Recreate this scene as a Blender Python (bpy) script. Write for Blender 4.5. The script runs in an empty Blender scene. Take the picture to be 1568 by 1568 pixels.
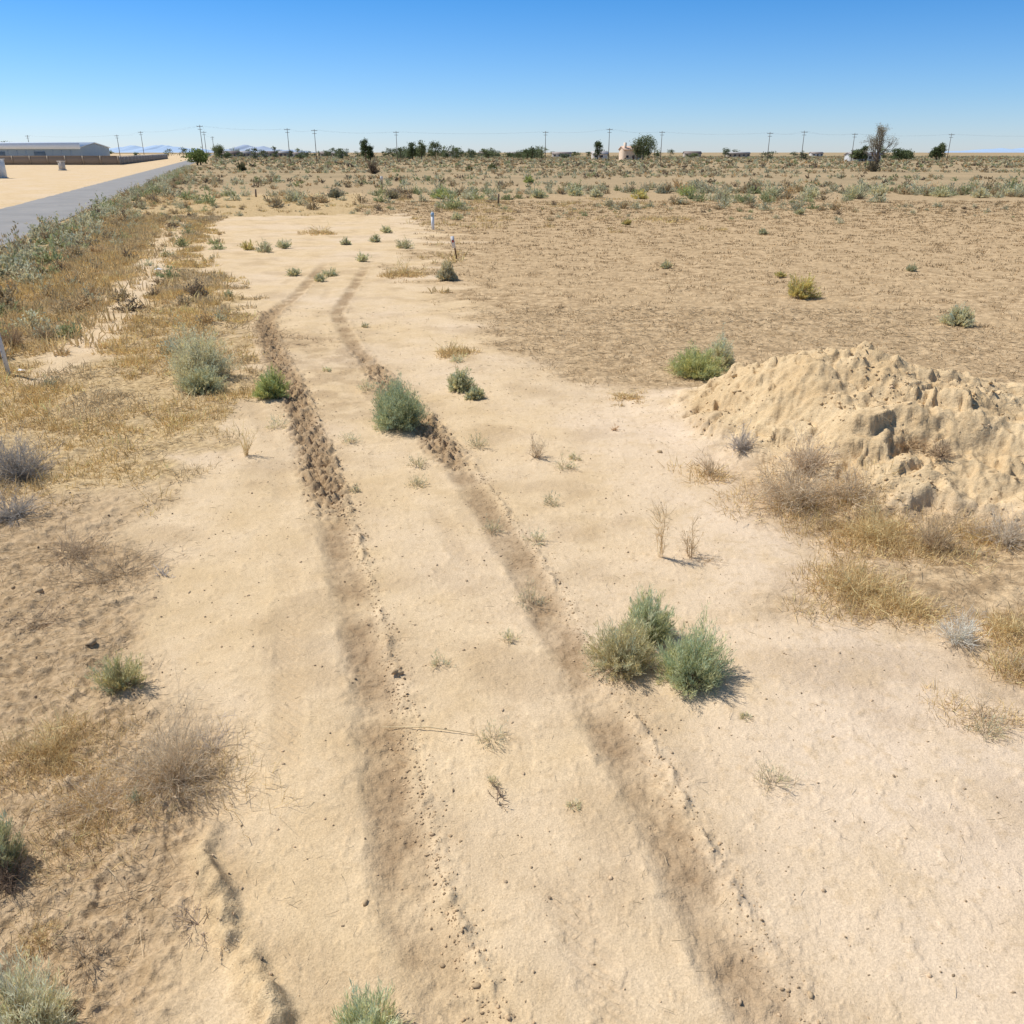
import bpy, math, numpy as np
from mathutils import Vector
rng = np.random.default_rng(7)
scene = bpy.context.scene
# ---------------------------------------------------------------- camera
PITCH = math.radians(22.97); CH = 4.0; F = 1300.0
cd = bpy.data.cameras.new("camera"); cam = bpy.data.objects.new("camera", cd)
scene.collection.objects.link(cam)
cam.location = (0, 0, CH); cam.rotation_euler = (math.pi/2 - PITCH, 0, 0)
cd.sensor_width = 36; cd.lens = F/1568*36; cd.clip_start = 0.1; cd.clip_end = 30000
scene.camera = cam
SP, CP = math.sin(PITCH), math.cos(PITCH)
def ray(u, v):
    s = (v-784)/F
    return np.array([(u-784)/F, CP - s*SP, -(SP + s*CP)])
def P(u, v):                      # survey point: where it stands on level ground (metres)
    d = ray(u, v); t = CH/(-d[2]); return d[0]*t, d[1]*t
def dist(v):
    return CH/(-ray(784, v)[2])
# ---------------------------------------------------------------- noise
def _h(ix, iy, seed):
    h = (ix.astype(np.int64)*374761393 + iy.astype(np.int64)*668265263 + seed*974711) & 0xffffffff
    h = ((h ^ (h >> 13))*1274126177) & 0xffffffff
    h = h ^ (h >> 16)
    a = h*(2*math.pi/4294967296.0)
    return np.cos(a), np.sin(a)
def noise(x, y, seed=0):
    x0 = np.floor(x); y0 = np.floor(y); fx = x-x0; fy = y-y0
    ux = fx*fx*fx*(fx*(fx*6-15)+10); uy = fy*fy*fy*(fy*(fy*6-15)+10)
    def g(a, b):
        c, s = _h(x0+a, y0+b, seed); return c*(fx-a)+s*(fy-b)
    n0 = g(0, 0)*(1-ux)+g(1, 0)*ux; n1 = g(0, 1)*(1-ux)+g(1, 1)*ux
    return (n0*(1-uy)+n1*uy)*1.5
def fbm(x, y, f, o=3, seed=0):
    r = 0; a = 1; t = 0
    for i in range(o):
        c_, s_ = math.cos(i*.9), math.sin(i*.9)
        r = r + a*noise((x*c_-y*s_)*f+17.3*i, (x*s_+y*c_)*f-9.1*i, seed+i); t += a; a *= .5; f *= 2.03
    return r/t*1.3
def sstep(a, b, x):
    t = np.clip((x-a)/(b-a), 0, 1); return t*t*(3-2*t)
# ---------------------------------------------------------------- ground features
def curve_y(pts):
    w = np.array(sorted([P(*p)[::-1] for p in pts]))
    ys, xs = w[:, 0], w[:, 1]
    yy = np.linspace(ys[0], ys[-1], 600); xx = np.interp(yy, ys, xs)
    k = np.ones(9)/9
    for _ in range(2):
        xx = np.convolve(np.pad(xx, 4, mode='edge'), k, 'valid')
    return yy, xx
TL = curve_y([(500,400),(455,450),(405,490),(420,540),(450,600),(478,680),(502,760),(522,850),(545,950),(568,1060),(585,1150),(600,1260),(625,1370),(660,1480),(705,1600),(770,1800)])
TR = curve_y([(560,408),(515,480),(540,530),(590,585),(650,650),(697,712),(745,785),(797,860),(852,960),(905,1070),(955,1150),(1010,1260),(1065,1370),(1125,1480),(1195,1600),(1310,1800)])
BERM = curve_y([(318,1300),(345,1390),(388,1470),(428,1560),(455,1640)])
def cdist(c, x, y):
    xx = np.interp(y, c[0], c[1]); sl = np.gradient(c[1], c[0]); s = np.interp(y, c[0], sl)
    return (x-xx)/np.sqrt(1+s*s)
SAND = [(340,332),(600,328),(665,350),(640,420),(700,470),(720,520),(800,558),(900,585),(1020,605),(1060,640),(1100,720),(1230,840),(1190,930),(1380,985),(1460,1080),(1640,1150),(1700,1900),(200,1900),(330,1340),(350,1200),(300,1100),(225,1040),(250,960),(275,880),(215,800),(270,705),(330,690),(400,625),(415,560),(385,500),(350,430),(290,400),(320,350)]
PATH = [(255,330),(290,338),(262,400),(215,470),(150,545),(40,590),(90,530),(165,465),(215,400)]
YARD = [(0,322),(-400,430),(-900,300),(-900,236),(325,236)]
def polysd(poly, x, y):
    w = np.array([P(*p) for p in poly]); d = np.full(x.shape, 1e9); ins = np.zeros(x.shape, bool)
    n = len(w)
    for i in range(n):
        ax, ay = w[i]; bx, by = w[(i+1) % n]
        ex, ey = bx-ax, by-ay; L = ex*ex+ey*ey+1e-9
        t = np.clip(((x-ax)*ex+(y-ay)*ey)/L, 0, 1)
        d = np.minimum(d, (x-ax-t*ex)**2+(y-ay-t*ey)**2)
        c = ((ay > y) != (by > y)) & (x < (bx-ax)*(y-ay)/(by-ay+1e-12)+ax)
        ins ^= c
    d = np.sqrt(d); return np.where(ins, -d, d)
RX0, RY0, RS, RW = -23.2, 40.0, -.318, 6.8
def roadx(y): return RX0+RS*(y-RY0)          # right edge of the road
def mound(x, y):
    X = [2.0,2.7,3.2,3.8,4.4,5.0,5.5,6.2,7.6,9,11,13.5]
    h = np.interp(x, X, [0,.12,.38,.85,1.22,1.33,1.28,1.12,.85,.7,.4,0])
    ry = np.interp(x, X, [13.3,13.2,13.0,12.8,12.5,12.4,12.2,12.0,11.5,11.2,11,11])
    fy = np.interp(x, [2,2.9,3.9,5.5,7.6,10,13], [12.6,11.2,9.6,8.7,7.8,7.4,8])
    wx = .5*fbm(x, y, .8, 4, 50)
    t = (y+wx*1.2-fy)/(ry-fy)
    fr = np.interp(t, [-.08,0,.06,.2,.38,.5,.62,.8,1.0,1.2], [0,.04,.16,.27,.35,.52,.68,.87,.98,1])
    bk = np.clip(1-((y-ry)/2.3)**2, 0, 1)**1.2
    m = h*np.where(y > ry, bk, fr)
    k = sstep(0.02, .30, m)
    wxx = x+.3*fbm(x, y, 1.6, 3, 58); wyy = y+.3*fbm(x, y, 1.6, 3, 59)
    m = m + k*(.17*fbm(wxx, wyy, .9, 5, 62) + .065*fbm(wxx, wyy, 3.1, 4, 68) + .04*fbm(x, y, 9, 4, 66))
    # slumped scarps
    q = .30; off = .9*fbm(x, y, .55, 4, 69); st = m/q + off; fq = st-np.floor(st)
    m2 = q*(np.floor(st)+sstep(.25, .60, fq)-off)
    a = k*.8*sstep(-.15, .25, fbm(x, y, .8, 4, 77))
    m = m*(1-a)+m2*a
    # a few eroded hollows
    m = m - k*.10*sstep(.26, .5, fbm(wxx, wyy, 1.9, 3, 79))
    return m, k
def features(x, y):
    z = .05*fbm(x, y, .12, 3, 1) + .015*fbm(x, y, .9, 3, 4)
    lx = np.interp(y, TL[0], TL[1])
    left = x < lx-.4
    left = np.where(y > 34, x < -6-(y-34)*.16, left)
    leftf = left.astype(float)
    rawsd = polysd(SAND, x, y)
    sd = rawsd + .6*fbm(x, y, .8, 5, 9)*np.clip(y/8, .5, 2.5)
    sdr = rawsd + 2.2*fbm(x, y*1.5, .35, 6, 11)*np.clip(y/14, .4, 1.5)
    sp = polysd(PATH, x, y) + .5*fbm(x, y, .7, 4, 12)
    sand = np.maximum(np.where(left, sstep(.35, -.2, sd), sstep(1.3, -.8, sdr)), sstep(.4, -.2, sp))
    yb = sstep(8.8, 10.8, y+1.0*fbm(x, y, .5, 2, 3))
    off = 1-sand
    litter = off*leftf*yb
    rough = off*leftf*(1-yb)
    field = off*(1-leftf)
    m, mk = mound(x, y)
    field = field*(1-mk)
    z = z + m
    damp = np.zeros_like(x)
    for i, c in enumerate((TL, TR)):
        d = cdist(c, x, y); d = d + .045*fbm(x, y, 1.8, 4, 30+i)
        fade = sstep(36, 31, y)
        heavy = sstep(8.6, 10.5, y)*sstep(27, 22, y) if i == 0 else sstep(10.6, 11.8, y)*sstep(20, 16, y)*.9
        al = y
        amp = fade*(.9+.5*fbm(x*.3, y, .5, 2, 35+i))
        if i == 1: amp = amp*(.65+.35*np.maximum(heavy, sstep(9.0, 7.0, y)))
        bed = np.exp(-(np.abs(d)/.16)**3)
        lug = np.sin((al*1.0+np.abs(d)*1.1)*2*math.pi/.13)
        lugm = np.exp(-((d-.12)/.07)**2)*sstep(-.25, .3, fbm(x, y, 1.1, 2, 40+i))
        cr = np.clip(.35+1.6*fbm(x, y, 5, 4, 42), 0, 1.8)*sstep(-.5, .1, fbm(x, y, .9, 2, 41))
        z = z + amp*(-.034*bed + .056*np.exp(-((d-.235)/.04)**2)*cr + .022*np.exp(-((d+.22)/.05)**2)*np.clip(.2+1.5*fbm(x, y, 4, 4, 43), 0, 1.5))
        z = z + amp*.010*lug*lugm
        z = z + amp*.016*np.exp(-(np.abs(d-.1)/.28)**4)*fbm(x, y, 11, 4, 45)
        hz = np.exp(-(np.abs(d)/.28)**4)*heavy*fade
        bl = np.abs(fbm(x, y, 5, 4, 44))
        z = z + hz*(.24*bl-.055)
        damp = np.maximum(damp, fade*np.exp(-(np.abs(d-.01)/.19)**4)*np.clip(.80+1.0*fbm(x, y, 1.5, 4, 46), 0, 1))
        damp = np.maximum(damp, hz*np.clip(.95+.8*fbm(x, y, 4, 3, 48), 0, 1)*1.1)
        damp = np.maximum(damp, fade*.42*np.exp(-(np.abs(d-.12)/.45)**2)*sstep(-.3, .4, fbm(x, y, 1.2, 4, 49)))
        d2 = d+.62+.10*np.sin(y*.5); f2 = fade*sstep(-.1, .3, fbm(x*.3, y, .4, 2, 57+i))
        z = z - f2*.010*np.exp(-(np.abs(d2)/.12)**4)+f2*.005*np.exp(-(np.abs(d2)/.12)**4)*np.sin((al+d2)*2*math.pi/.10)
        damp = np.maximum(damp, .22*f2*np.exp(-(np.abs(d2)/.14)**4))
    lxx = np.interp(y, TL[0], TL[1]); rxx = np.interp(y, TR[0], TR[1])
    btw = sstep(-.1, .2, x-lxx)*sstep(.6, 0, x-rxx)*sstep(12.5, 14, y)*sstep(22, 19, y)
    damp = np.maximum(damp, .6*btw*sstep(-.35, .25, fbm(x, y, 1.6, 4, 52)))
    damp = np.maximum(damp, .36*sand*sstep(.05, .5, fbm(x, y, .75, 5, 53)))
    bd = cdist(BERM, x, y); bf = sstep(P(0,1262)[1]+.1, P(0,1330)[1]-.05, y)
    bb = bf*(.14*np.exp(-(np.abs(bd+.03+.06*fbm(x, y, 2.5, 3, 55))/.075)**2.6)*(.75+.9*fbm(x, y, 3, 3, 56)))
    z = z + bb
    bmask = bf*np.exp(-(np.abs(bd+.03)/.11)**4)
    mk = np.maximum(mk, bmask*.8)
    z = z + rough*(.05*fbm(x, y, 2.0, 4, 70)+.065*np.maximum(0, fbm(x, y, 5.5, 4, 71))+.016*fbm(x, y, 17, 2, 72))*(1-bmask)
    z = z + litter*(.04*fbm(x, y, 1.5, 3, 73)+.025*fbm(x, y, 7, 3, 74))
    z = z + field*(.035*fbm(x, y*1.6, 1.0, 3, 75)+.03*fbm(x, y, 5, 3, 76))
    z = z + sand*(.009*fbm(x, y, 2.2, 5, 78)+.003*fbm(x, y, 19, 3, 79)+.006*sstep(.28, .5, fbm(x, y, 8, 3, 83)))
    return z, dict(sand=sand, litter=litter, rough=rough, field=field, damp=np.clip(damp, 0, 1), mound=mk)
def flat_road(x, y, z):
    d = x-roadx(y); k = sstep(1.2, .2, np.maximum(d, -(d+RW)))
    return z*(1-k)-.06*k
def terrain(x, y):
    x = np.atleast_1d(np.asarray(x, float)); y = np.atleast_1d(np.asarray(y, float))
    z = .05*fbm(x, y, .12, 3, 1)
    msk = {k: np.zeros_like(x) for k in ('sand','litter','rough','field','damp','mound')}
    msk['field'][:] = 1
    near = (x*x+y*y < 95**2)
    if near.any():
        zz, mm = features(x[near], y[near])
        z[near] = zz
        for k in msk: msk[k][near] = mm[k]
    yard = polysd(YARD, x, y) < 0
    for k in ('litter','rough','field','damp'): msk[k] = np.where(yard, 0, msk[k])
    msk['sand'] = np.where(yard, 1, msk['sand'])
    return flat_road(x, y, z), msk
def Z(x, y):
    return terrain(x, y)[0]
def hit(u, v):                    # stand a plant on sloping ground
    d = ray(u, v); T = CH/(-d[2]); t = np.linspace(T*.6, T*1.02, 160)
    x, y = d[0]*t, d[1]*t; z = CH+d[2]*t; g = Z(x, y)
    i = np.argmax(z < g) if (z < g).any() else len(t)-1
    return x[i], y[i], g[i], t[i]
# ---------------------------------------------------------------- mesh helpers
class MB:
    def __init__(s): s.V=[]; s.T=[]; s.C=[]; s.n=0
    def add(s, v, t, c):
        v = np.asarray(v, np.float32).reshape(-1, 3); t = np.asarray(t, np.int64).reshape(-1, 3)
        c = np.broadcast_to(np.asarray(c, np.float32), (len(v), 3))
        s.V.append(v); s.T.append(t+s.n); s.C.append(c); s.n += len(v)
    def arr(s): return np.concatenate(s.V), np.concatenate(s.T), np.concatenate(s.C)
def mesh_from(name, V, T, C=None, mats=(), smooth=False, k=3):
    me = bpy.data.meshes.new(name); n = len(T)
    me.vertices.add(len(V)); me.vertices.foreach_set("co", np.asarray(V, np.float32).ravel())
    me.loops.add(n*k); me.loops.foreach_set("vertex_index", np.asarray(T, np.int32).ravel())
    me.polygons.add(n); me.polygons.foreach_set("loop_start", np.arange(0, n*k, k, dtype=np.int32))
    me.polygons.foreach_set("loop_total", np.full(n, k, np.int32))
    if smooth: me.polygons.foreach_set("use_smooth", np.ones(n, bool))
    me.update(calc_edges=True)
    if C is not None:
        a = me.attributes.new("Col", 'FLOAT_COLOR', 'POINT')
        cc = np.ones((len(V), 4), np.float32); cc[:, :3] = C; a.data.foreach_set("color", cc.ravel())
    for m in mats: me.materials.append(m)
    return me
def obj(name, me, parent=None, loc=(0,0,0)):
    o = bpy.data.objects.new(name, me); scene.collection.objects.link(o); o.location = loc
    if parent: o.parent = parent
    return o
NTRI = [0]
def put(name, mb, mat, smooth=False, origin=None):
    V, T, C = mb.arr(); NTRI[0] += len(T)
    if origin is not None:
        V = V-np.asarray(origin, np.float32)
    return obj(name, mesh_from(name, V, T, C, [mat], smooth), loc=origin if origin is not None else (0,0,0))
def nrm(v): return v/(np.linalg.norm(v, axis=-1, keepdims=True)+1e-9)
def blades(mb, b, d, L, W, col, bend=.25, down=.3):
    N = len(b); L = np.broadcast_to(L, N)[:, None]; W = np.broadcast_to(W, N)[:, None]
    side = nrm(np.cross(d, rng.normal(size=(N, 3))))
    bv = rng.normal(size=(N, 3))*bend; bv[:, 2] -= down
    m = b+d*L*.5; tip = b+(d+bv*.6)*L
    m = m+bv*L*.06
    V = np.stack([b-side*W*.5, b+side*W*.5, m-side*W*.42, m+side*W*.42, tip], 1)
    i = np.arange(N)[:, None, None]*5
    T = i+np.array([[0,1,3],[0,3,2],[2,3,4]])[None]
    C = np.repeat(np.broadcast_to(col, (N, 3))[:, None], 5, 1)
    mb.add(V, T, C.reshape(-1, 3))
def leaves(mb, b, d, L, W, col):
    N = len(b); L = np.broadcast_to(L, N)[:, None]; W = np.broadcast_to(W, N)[:, None]
    side = nrm(np.cross(d, rng.normal(size=(N, 3)))); m = b+d*L*.5
    V = np.stack([b, m-side*W*.5, m+side*W*.5, b+d*L], 1)
    T = np.arange(N)[:, None, None]*4+np.array([[0,1,2],[1,3,2]])[None]
    C = np.repeat(np.broadcast_to(col, (N, 3))[:, None], 4, 1)
    mb.add(V, T, C.reshape(-1, 3))
def lumpf(az, t):
    a, b, c = rng.uniform(0, 6.28, 3)
    return 1+.16*np.sin(az*2+a)+.12*np.sin(az*3+t*3+b)+.10*np.sin(az*5-t*4+c)
FG = np.array([2.38, 2.0, 1.8])
def shrub(mb, c, R, Hh, ns, nl, lL, lW, col, stem=(.38,.31,.2), inner=.75, open_=.35, wood=.004, fg=None):
    fg = FG if fg is None else fg
    c = np.asarray(c, float); az = rng.uniform(0, 2*math.pi, ns); ct = rng.uniform(.08, 1, ns); t = np.arccos(ct)
    lf = lumpf(az, t)*rng.uniform(.62, 1.06, ns)
    tip = c+np.stack([np.cos(az)*np.sin(t)*R*lf, np.sin(az)*np.sin(t)*R*lf, ct*Hh*lf], 1)
    r0 = rng.uniform(0, .15*R, ns); base = c+np.stack([np.cos(az)*r0, np.sin(az)*r0, np.zeros(ns)], 1)
    sd = tip-base; L = np.linalg.norm(sd, axis=1)
    blades(mb, base, nrm(sd), L, wood, np.array(stem)*rng.uniform(.7, 1.2, (ns, 1)), .04, 0)
    s = rng.uniform(open_, 1.03, (ns, nl))**.8
    p = base[:, None]+sd[:, None]*s[..., None]; p = p+rng.normal(0, .035*R, p.shape)
    p = p.reshape(-1, 3); s = s.ravel()
    d = nrm(np.repeat(nrm(sd), nl, 0)*.7+np.array([0,0,.55])+rng.normal(0, .38, (ns*nl, 3)))
    p[:, 2] = np.maximum(p[:, 2], c[2]+.01)
    hue = np.repeat(rng.normal(0, 1, (ns, 1)), nl, 0)
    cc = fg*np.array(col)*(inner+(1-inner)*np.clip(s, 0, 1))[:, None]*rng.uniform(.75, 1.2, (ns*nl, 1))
    cc = np.clip(cc*(1+hue*np.array([.11, .04, -.05])), 0, .85)
    leaves(mb, p, d, lL*rng.uniform(.6, 1.3, ns*nl), lW, cc)
def twigs(mb, c, R, Hh, ns, nt, w, col, flat=.1, sub=.35):
    c = np.asarray(c, float); az = rng.uniform(0, 2*math.pi, ns); ct = rng.uniform(flat, 1, ns); t = np.arccos(ct)
    lf = lumpf(az, t)*rng.uniform(.5, 1.1, ns); col = np.array(col)*1.45
    tip = c+np.stack([np.cos(az)*np.sin(t)*R*lf, np.sin(az)*np.sin(t)*R*lf, ct*Hh*lf], 1)
    base = c+np.concatenate([rng.normal(0, .12*R, (ns, 2)), np.zeros((ns, 1))], 1)
    sd = tip-base; L = np.linalg.norm(sd, axis=1); D = nrm(sd)
    def cl(k, a, b): return np.clip(col*rng.uniform(a, b, (k, 1)), 0, .85)
    blades(mb, base, D, L, w, cl(ns, .65, 1.2), .12, .05)
    s = rng.uniform(.25, .95, (ns, nt)); p = (base[:, None]+sd[:, None]*s[..., None]).reshape(-1, 3)
    d2 = nrm(np.repeat(D, nt, 0)+rng.normal(0, .6, (ns*nt, 3))+[0,0,.1])
    l2 = np.repeat(L, nt)*rng.uniform(.4, 1.2, ns*nt)*sub
    blades(mb, p, d2, l2, w*.6, cl(ns*nt, .7, 1.3), .2, 0)
    p3 = p+d2*l2[:, None]*.5; d3 = nrm(d2+rng.normal(0, .7, d2.shape))
    blades(mb, p3, d3, l2*.55, w*.45, cl(ns*nt, .8, 1.35), .2, 0)
def grass(mb, pts, n, h, w, col, spread=.5, tilt=.6, cs=.12):
    M = len(pts); h = np.broadcast_to(h, M); w = np.broadcast_to(w, M); spread = np.broadcast_to(spread, M)
    b = np.repeat(pts, n, 0); hh = np.repeat(h, n)*rng.uniform(.4, 1.15, M*n)
    az = rng.uniform(0, 2*math.pi, M*n); rr = np.repeat(h*spread, n)*np.sqrt(rng.uniform(0, 1, M*n))
    b = b+np.stack([np.cos(az)*rr, np.sin(az)*rr, np.zeros(M*n)-.005], 1)
    az2 = az+rng.normal(0, .9, M*n); ti = np.abs(rng.normal(0, tilt, M*n))
    d = nrm(np.stack([np.cos(az2)*np.sin(ti), np.sin(az2)*np.sin(ti), np.abs(np.cos(ti))+.05], 1))
    cc = np.repeat(np.broadcast_to(col, (M, 3))*(1+rng.normal(0, cs, (M, 1))), n, 0)*rng.uniform(.7, 1.25, (M*n, 1))
    blades(mb, b, d, hh, np.repeat(w, n), np.clip(cc*1.22, 0, .85), .3, .25)
def tube(mb, pts, rad, k=8, col=(.3,.25,.2), cap=True):
    pts = np.asarray(pts, float); n = len(pts); a = np.arange(k)*2*math.pi/k; V = []
    for i in range(n):
        d = nrm(pts[min(i+1, n-1)]-pts[max(i-1, 0)]); r = np.array([1,0,0]) if abs(d[0]) < .9 else np.array([0,1,0])
        s = nrm(np.cross(d, r)); q = np.cross(d, s)
        V.append(pts[i]+rad[i]*(np.cos(a)[:, None]*s+np.sin(a)[:, None]*q))
    V = np.concatenate(V); T = []
    for i in range(n-1):
        for j in range(k):
            p, q = i*k+j, i*k+(j+1) % k; T += [[p, q, q+k], [p, q+k, p+k]]
    if cap:
        for j in range(1, k-1): T += [[0, j+1, j], [(n-1)*k, (n-1)*k+j, (n-1)*k+j+1]]
    mb.add(V, T, col)
def box(mb, c, s, col, rz=0, ry=0):
    x, y, z = np.array(s)/2
    V = np.array([[-x,-y,-z],[x,-y,-z],[x,y,-z],[-x,y,-z],[-x,-y,z],[x,-y,z],[x,y,z],[-x,y,z]])
    if ry: V = V@np.array([[math.cos(ry),0,-math.sin(ry)],[0,1,0],[math.sin(ry),0,math.cos(ry)]])
    if rz: V = V@np.array([[math.cos(rz),math.sin(rz),0],[-math.sin(rz),math.cos(rz),0],[0,0,1]])
    T = [[0,2,1],[0,3,2],[4,5,6],[4,6,7],[0,1,5],[0,5,4],[1,2,6],[1,6,5],[2,3,7],[2,7,6],[3,0,4],[3,4,7]]
    mb.add(V+np.array(c), T, col)
# ---------------------------------------------------------------- materials
def newmat(name):
    m = bpy.data.materials.new(name); m.use_nodes = True; nt = m.node_tree; nt.nodes.clear()
    return m, nt, nt.nodes, nt.links
class NT:
    def __init__(s, nt): s.nt = nt
    def n(s, t, **k):
        nd = s.nt.nodes.new(t)
        for a, b in k.items(): setattr(nd, a, b)
        return nd
    def l(s, a, b): s.nt.links.new(a, b)
    def noise(s, vec, scale, detail=4, rough=.55, dist=0):
        nd = s.n('ShaderNodeTexNoise'); nd.inputs['Scale'].default_value = scale; nd.inputs['Detail'].default_value = detail
        nd.inputs['Roughness'].default_value = rough; nd.inputs['Distortion'].default_value = dist
        s.l(vec, nd.inputs['Vector']); return nd.outputs['Fac']
    def rng(s, v, a, b, c, d):
        nd = s.n('ShaderNodeMapRange'); s.l(v, nd.inputs[0])
        for i, q in enumerate((a, b, c, d)): nd.inputs[i+1].default_value = q
        return nd.outputs[0]
    def mix(s, f, a, b, mode='MIX'):
        nd = s.n('ShaderNodeMix', data_type='RGBA', blend_type=mode)
        for sock, val in ((nd.inputs[0], f), (nd.inputs[6], a), (nd.inputs[7], b)):
            if hasattr(val, 'links') or hasattr(val, 'is_linked'): s.l(val, sock)
            elif isinstance(val, (int, float)): sock.default_value = val
            else: sock.default_value = (*val, 1)
        return nd.outputs[2]
    def math(s, op, a, b=0):
        nd = s.n('ShaderNodeMath', operation=op)
        for sock, val in ((nd.inputs[0], a), (nd.inputs[1], b)):
            if isinstance(val, (int, float)): sock.default_value = val
            else: s.l(val, sock)
        return nd.outputs[0]
def ground_mat():
    m, nt, N, L = newmat("desert_soil"); g = NT(nt)
    pos = g.n('ShaderNodeNewGeometry').outputs['Position']
    def at(nm): return g.n('ShaderNodeAttribute', attribute_name=nm).outputs['Fac']
    nbig = g.noise(pos, .22, 4, .6); nmid = g.noise(pos, 1.4, 5, .62); nsm = g.noise(pos, 9, 5, .65)
    nf = g.noise(pos, 70, 3, .7); ng = g.noise(pos, 380, 1, .6)
    sand = g.mix(g.rng(nmid, .35, .68, 0, 1), (.615,.45,.255), (.70,.53,.325))
    sand = g.mix(g.rng(nbig, .45, .62, 0, .8), sand, (.69,.535,.36))
    sx = g.n('ShaderNodeSeparateXYZ'); g.l(pos, sx.inputs[0])
    xr = g.math('MULTIPLY', g.rng(sx.outputs['X'], .6, 3.0, 0, .7), g.rng(nmid, .35, .5, .5, 1))
    sand = g.mix(xr, sand, (.725,.575,.42))
    sand = g.mix(g.rng(nsm, .52, .68, 0, .5), sand, (.55,.395,.225))
    litter = g.mix(g.rng(nsm, .38, .60, 0, 1), (.36,.245,.12), (.64,.47,.25))
    litter = g.mix(g.rng(nmid, .45, .65, 0, .5), litter, (.61,.455,.26))
    rough = g.mix(g.rng(nsm, .35, .62, 0, 1), (.35,.24,.13), (.54,.39,.23))
    rough = g.mix(g.rng(nmid, .5, .65, 0, .6), rough, (.61,.45,.27))
    mp = g.n('ShaderNodeMapping'); mp.inputs['Scale'].default_value = (.75, 1.2, 1); g.l(pos, mp.inputs[0])
    nst = g.noise(mp.outputs[0], 2.4, 6, .78, .3)
    field = g.mix(g.rng(nst, .43, .57, 0, 1), (.62,.45,.26), (.37,.255,.14))
    field = g.mix(g.rng(nbig, .38, .6, 0, .5), field, (.53,.38,.215))
    field = g.mix(g.rng(nsm, .52, .66, 0, .6), field, (.33,.225,.125))
    dl = g.n('ShaderNodeVectorMath', operation='LENGTH'); g.l(pos, dl.inputs[0])
    farf = g.rng(dl.outputs['Value'], 60, 140, 0, .85)
    fcol = g.mix(g.rng(g.noise(pos, .05, 5, .6), .4, .62, 0, 1), (.42,.315,.185), (.32,.25,.15))
    field = g.mix(farf, field, fcol)
    col = sand
    col = g.mix(at('litter'), col, litter); col = g.mix(at('rough'), col, rough); col = g.mix(at('field'), col, field)
    md = g.mix(g.rng(nmid, .35, .65, 0, 1), (.58,.41,.215), (.70,.525,.30)); md = g.mix(g.rng(nsm,.48,.64,0,.6), md, (.48,.33,.17))
    col = g.mix(g.math('MULTIPLY', at('mound'), .9), col, md)
    dm = g.math('MULTIPLY', at('damp'), g.rng(nsm, .3, .62, 1.0, .68))
    col = g.mix(dm, col, (.335,.225,.125))
    col = g.mix(1.0, col, g.mix(g.rng(nf, .3, .7, 0, 1), (.81,.80,.79), (1.13,1.13,1.13)), 'MULTIPLY')
    col = g.mix(1.0, col, g.mix(g.rng(ng, .3, .7, 0, 1), (.83,.83,.83), (1.14,1.14,1.14)), 'MULTIPLY')
    vo = g.n('ShaderNodeTexVoronoi'); vo.inputs['Scale'].default_value = 34; g.l(pos, vo.inputs['Vector'])
    spk = g.math('MULTIPLY', g.rng(vo.outputs['Distance'], .08, .13, 1, 0), g.rng(nsm, .48, .60, 0, .7))
    col = g.mix(spk, col, (.25,.17,.10))
    bs = g.n('ShaderNodeBsdfDiffuse'); g.l(col, bs.inputs['Color'])
    b1 = g.n('ShaderNodeBump'); b1.inputs['Strength'].default_value = .65; b1.inputs['Distance'].default_value = .010
    g.l(nf, b1.inputs['Height'])
    b2 = g.n('ShaderNodeBump'); b2.inputs['Distance'].default_value = .04
    ns_ = g.math('MAXIMUM', g.math('MAXIMUM', at('litter'), at('rough')), g.math('MAXIMUM', at('field'), g.math('MAXIMUM', at('mound'), at('damp'))))
    g.l(g.rng(ns_, 0, 1, .18, .9), b2.inputs['Strength'])
    g.l(nsm, b2.inputs['Height']); g.l(b1.outputs[0], b2.inputs['Normal'])
    g.l(b2.outputs[0], bs.inputs['Normal'])
    o = g.n('ShaderNodeOutputMaterial'); g.l(bs.outputs[0], o.inputs[0]); return m
def attr_mat(name, rough=.8, trans=0.0, nscale=0, namt=.15, spec=.2):
    m, nt, N, L = newmat(name); g = NT(nt)
    c = g.n('ShaderNodeAttribute', attribute_name='Col').outputs['Color']
    if nscale:
        pos = g.n('ShaderNodeNewGeometry').outputs['Position']; nn = g.noise(pos, nscale, 5, .6)
        c = g.mix(1.0, c, g.mix(g.rng(nn, .3, .7, 0, 1), (1-namt,)*3, (1+namt,)*3), 'MULTIPLY')
    o = g.n('ShaderNodeOutputMaterial')
    if trans:
        bs = g.n('ShaderNodeBsdfDiffuse'); g.l(c, bs.inputs[0])
        tr = g.n('ShaderNodeBsdfTranslucent'); g.l(c, tr.inputs[0]); mx = g.n('ShaderNodeMixShader'); mx.inputs[0].default_value = trans
        g.l(bs.outputs[0], mx.inputs[1]); g.l(tr.outputs[0], mx.inputs[2]); g.l(mx.outputs[0], o.inputs[0])
    else:
        bs = g.n('ShaderNodeBsdfPrincipled'); bs.inputs['Roughness'].default_value = rough
        bs.inputs['Specular IOR Level'].default_value = spec; g.l(c, bs.inputs['Base Color']); g.l(bs.outputs[0], o.inputs[0])
    return m
M_ground = ground_mat()
M_leaf = attr_mat("foliage", .75, .35)
M_dry = attr_mat("dry_stems", .8, .25)
M_clod = attr_mat("soil_clod", .95, 0, 40, .2, .1)
M_paint = attr_mat("painted_surface", .6, 0, 3, .06, .3)
M_wood = attr_mat("weathered_wood", .85, 0, 6, .2, .1)
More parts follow.
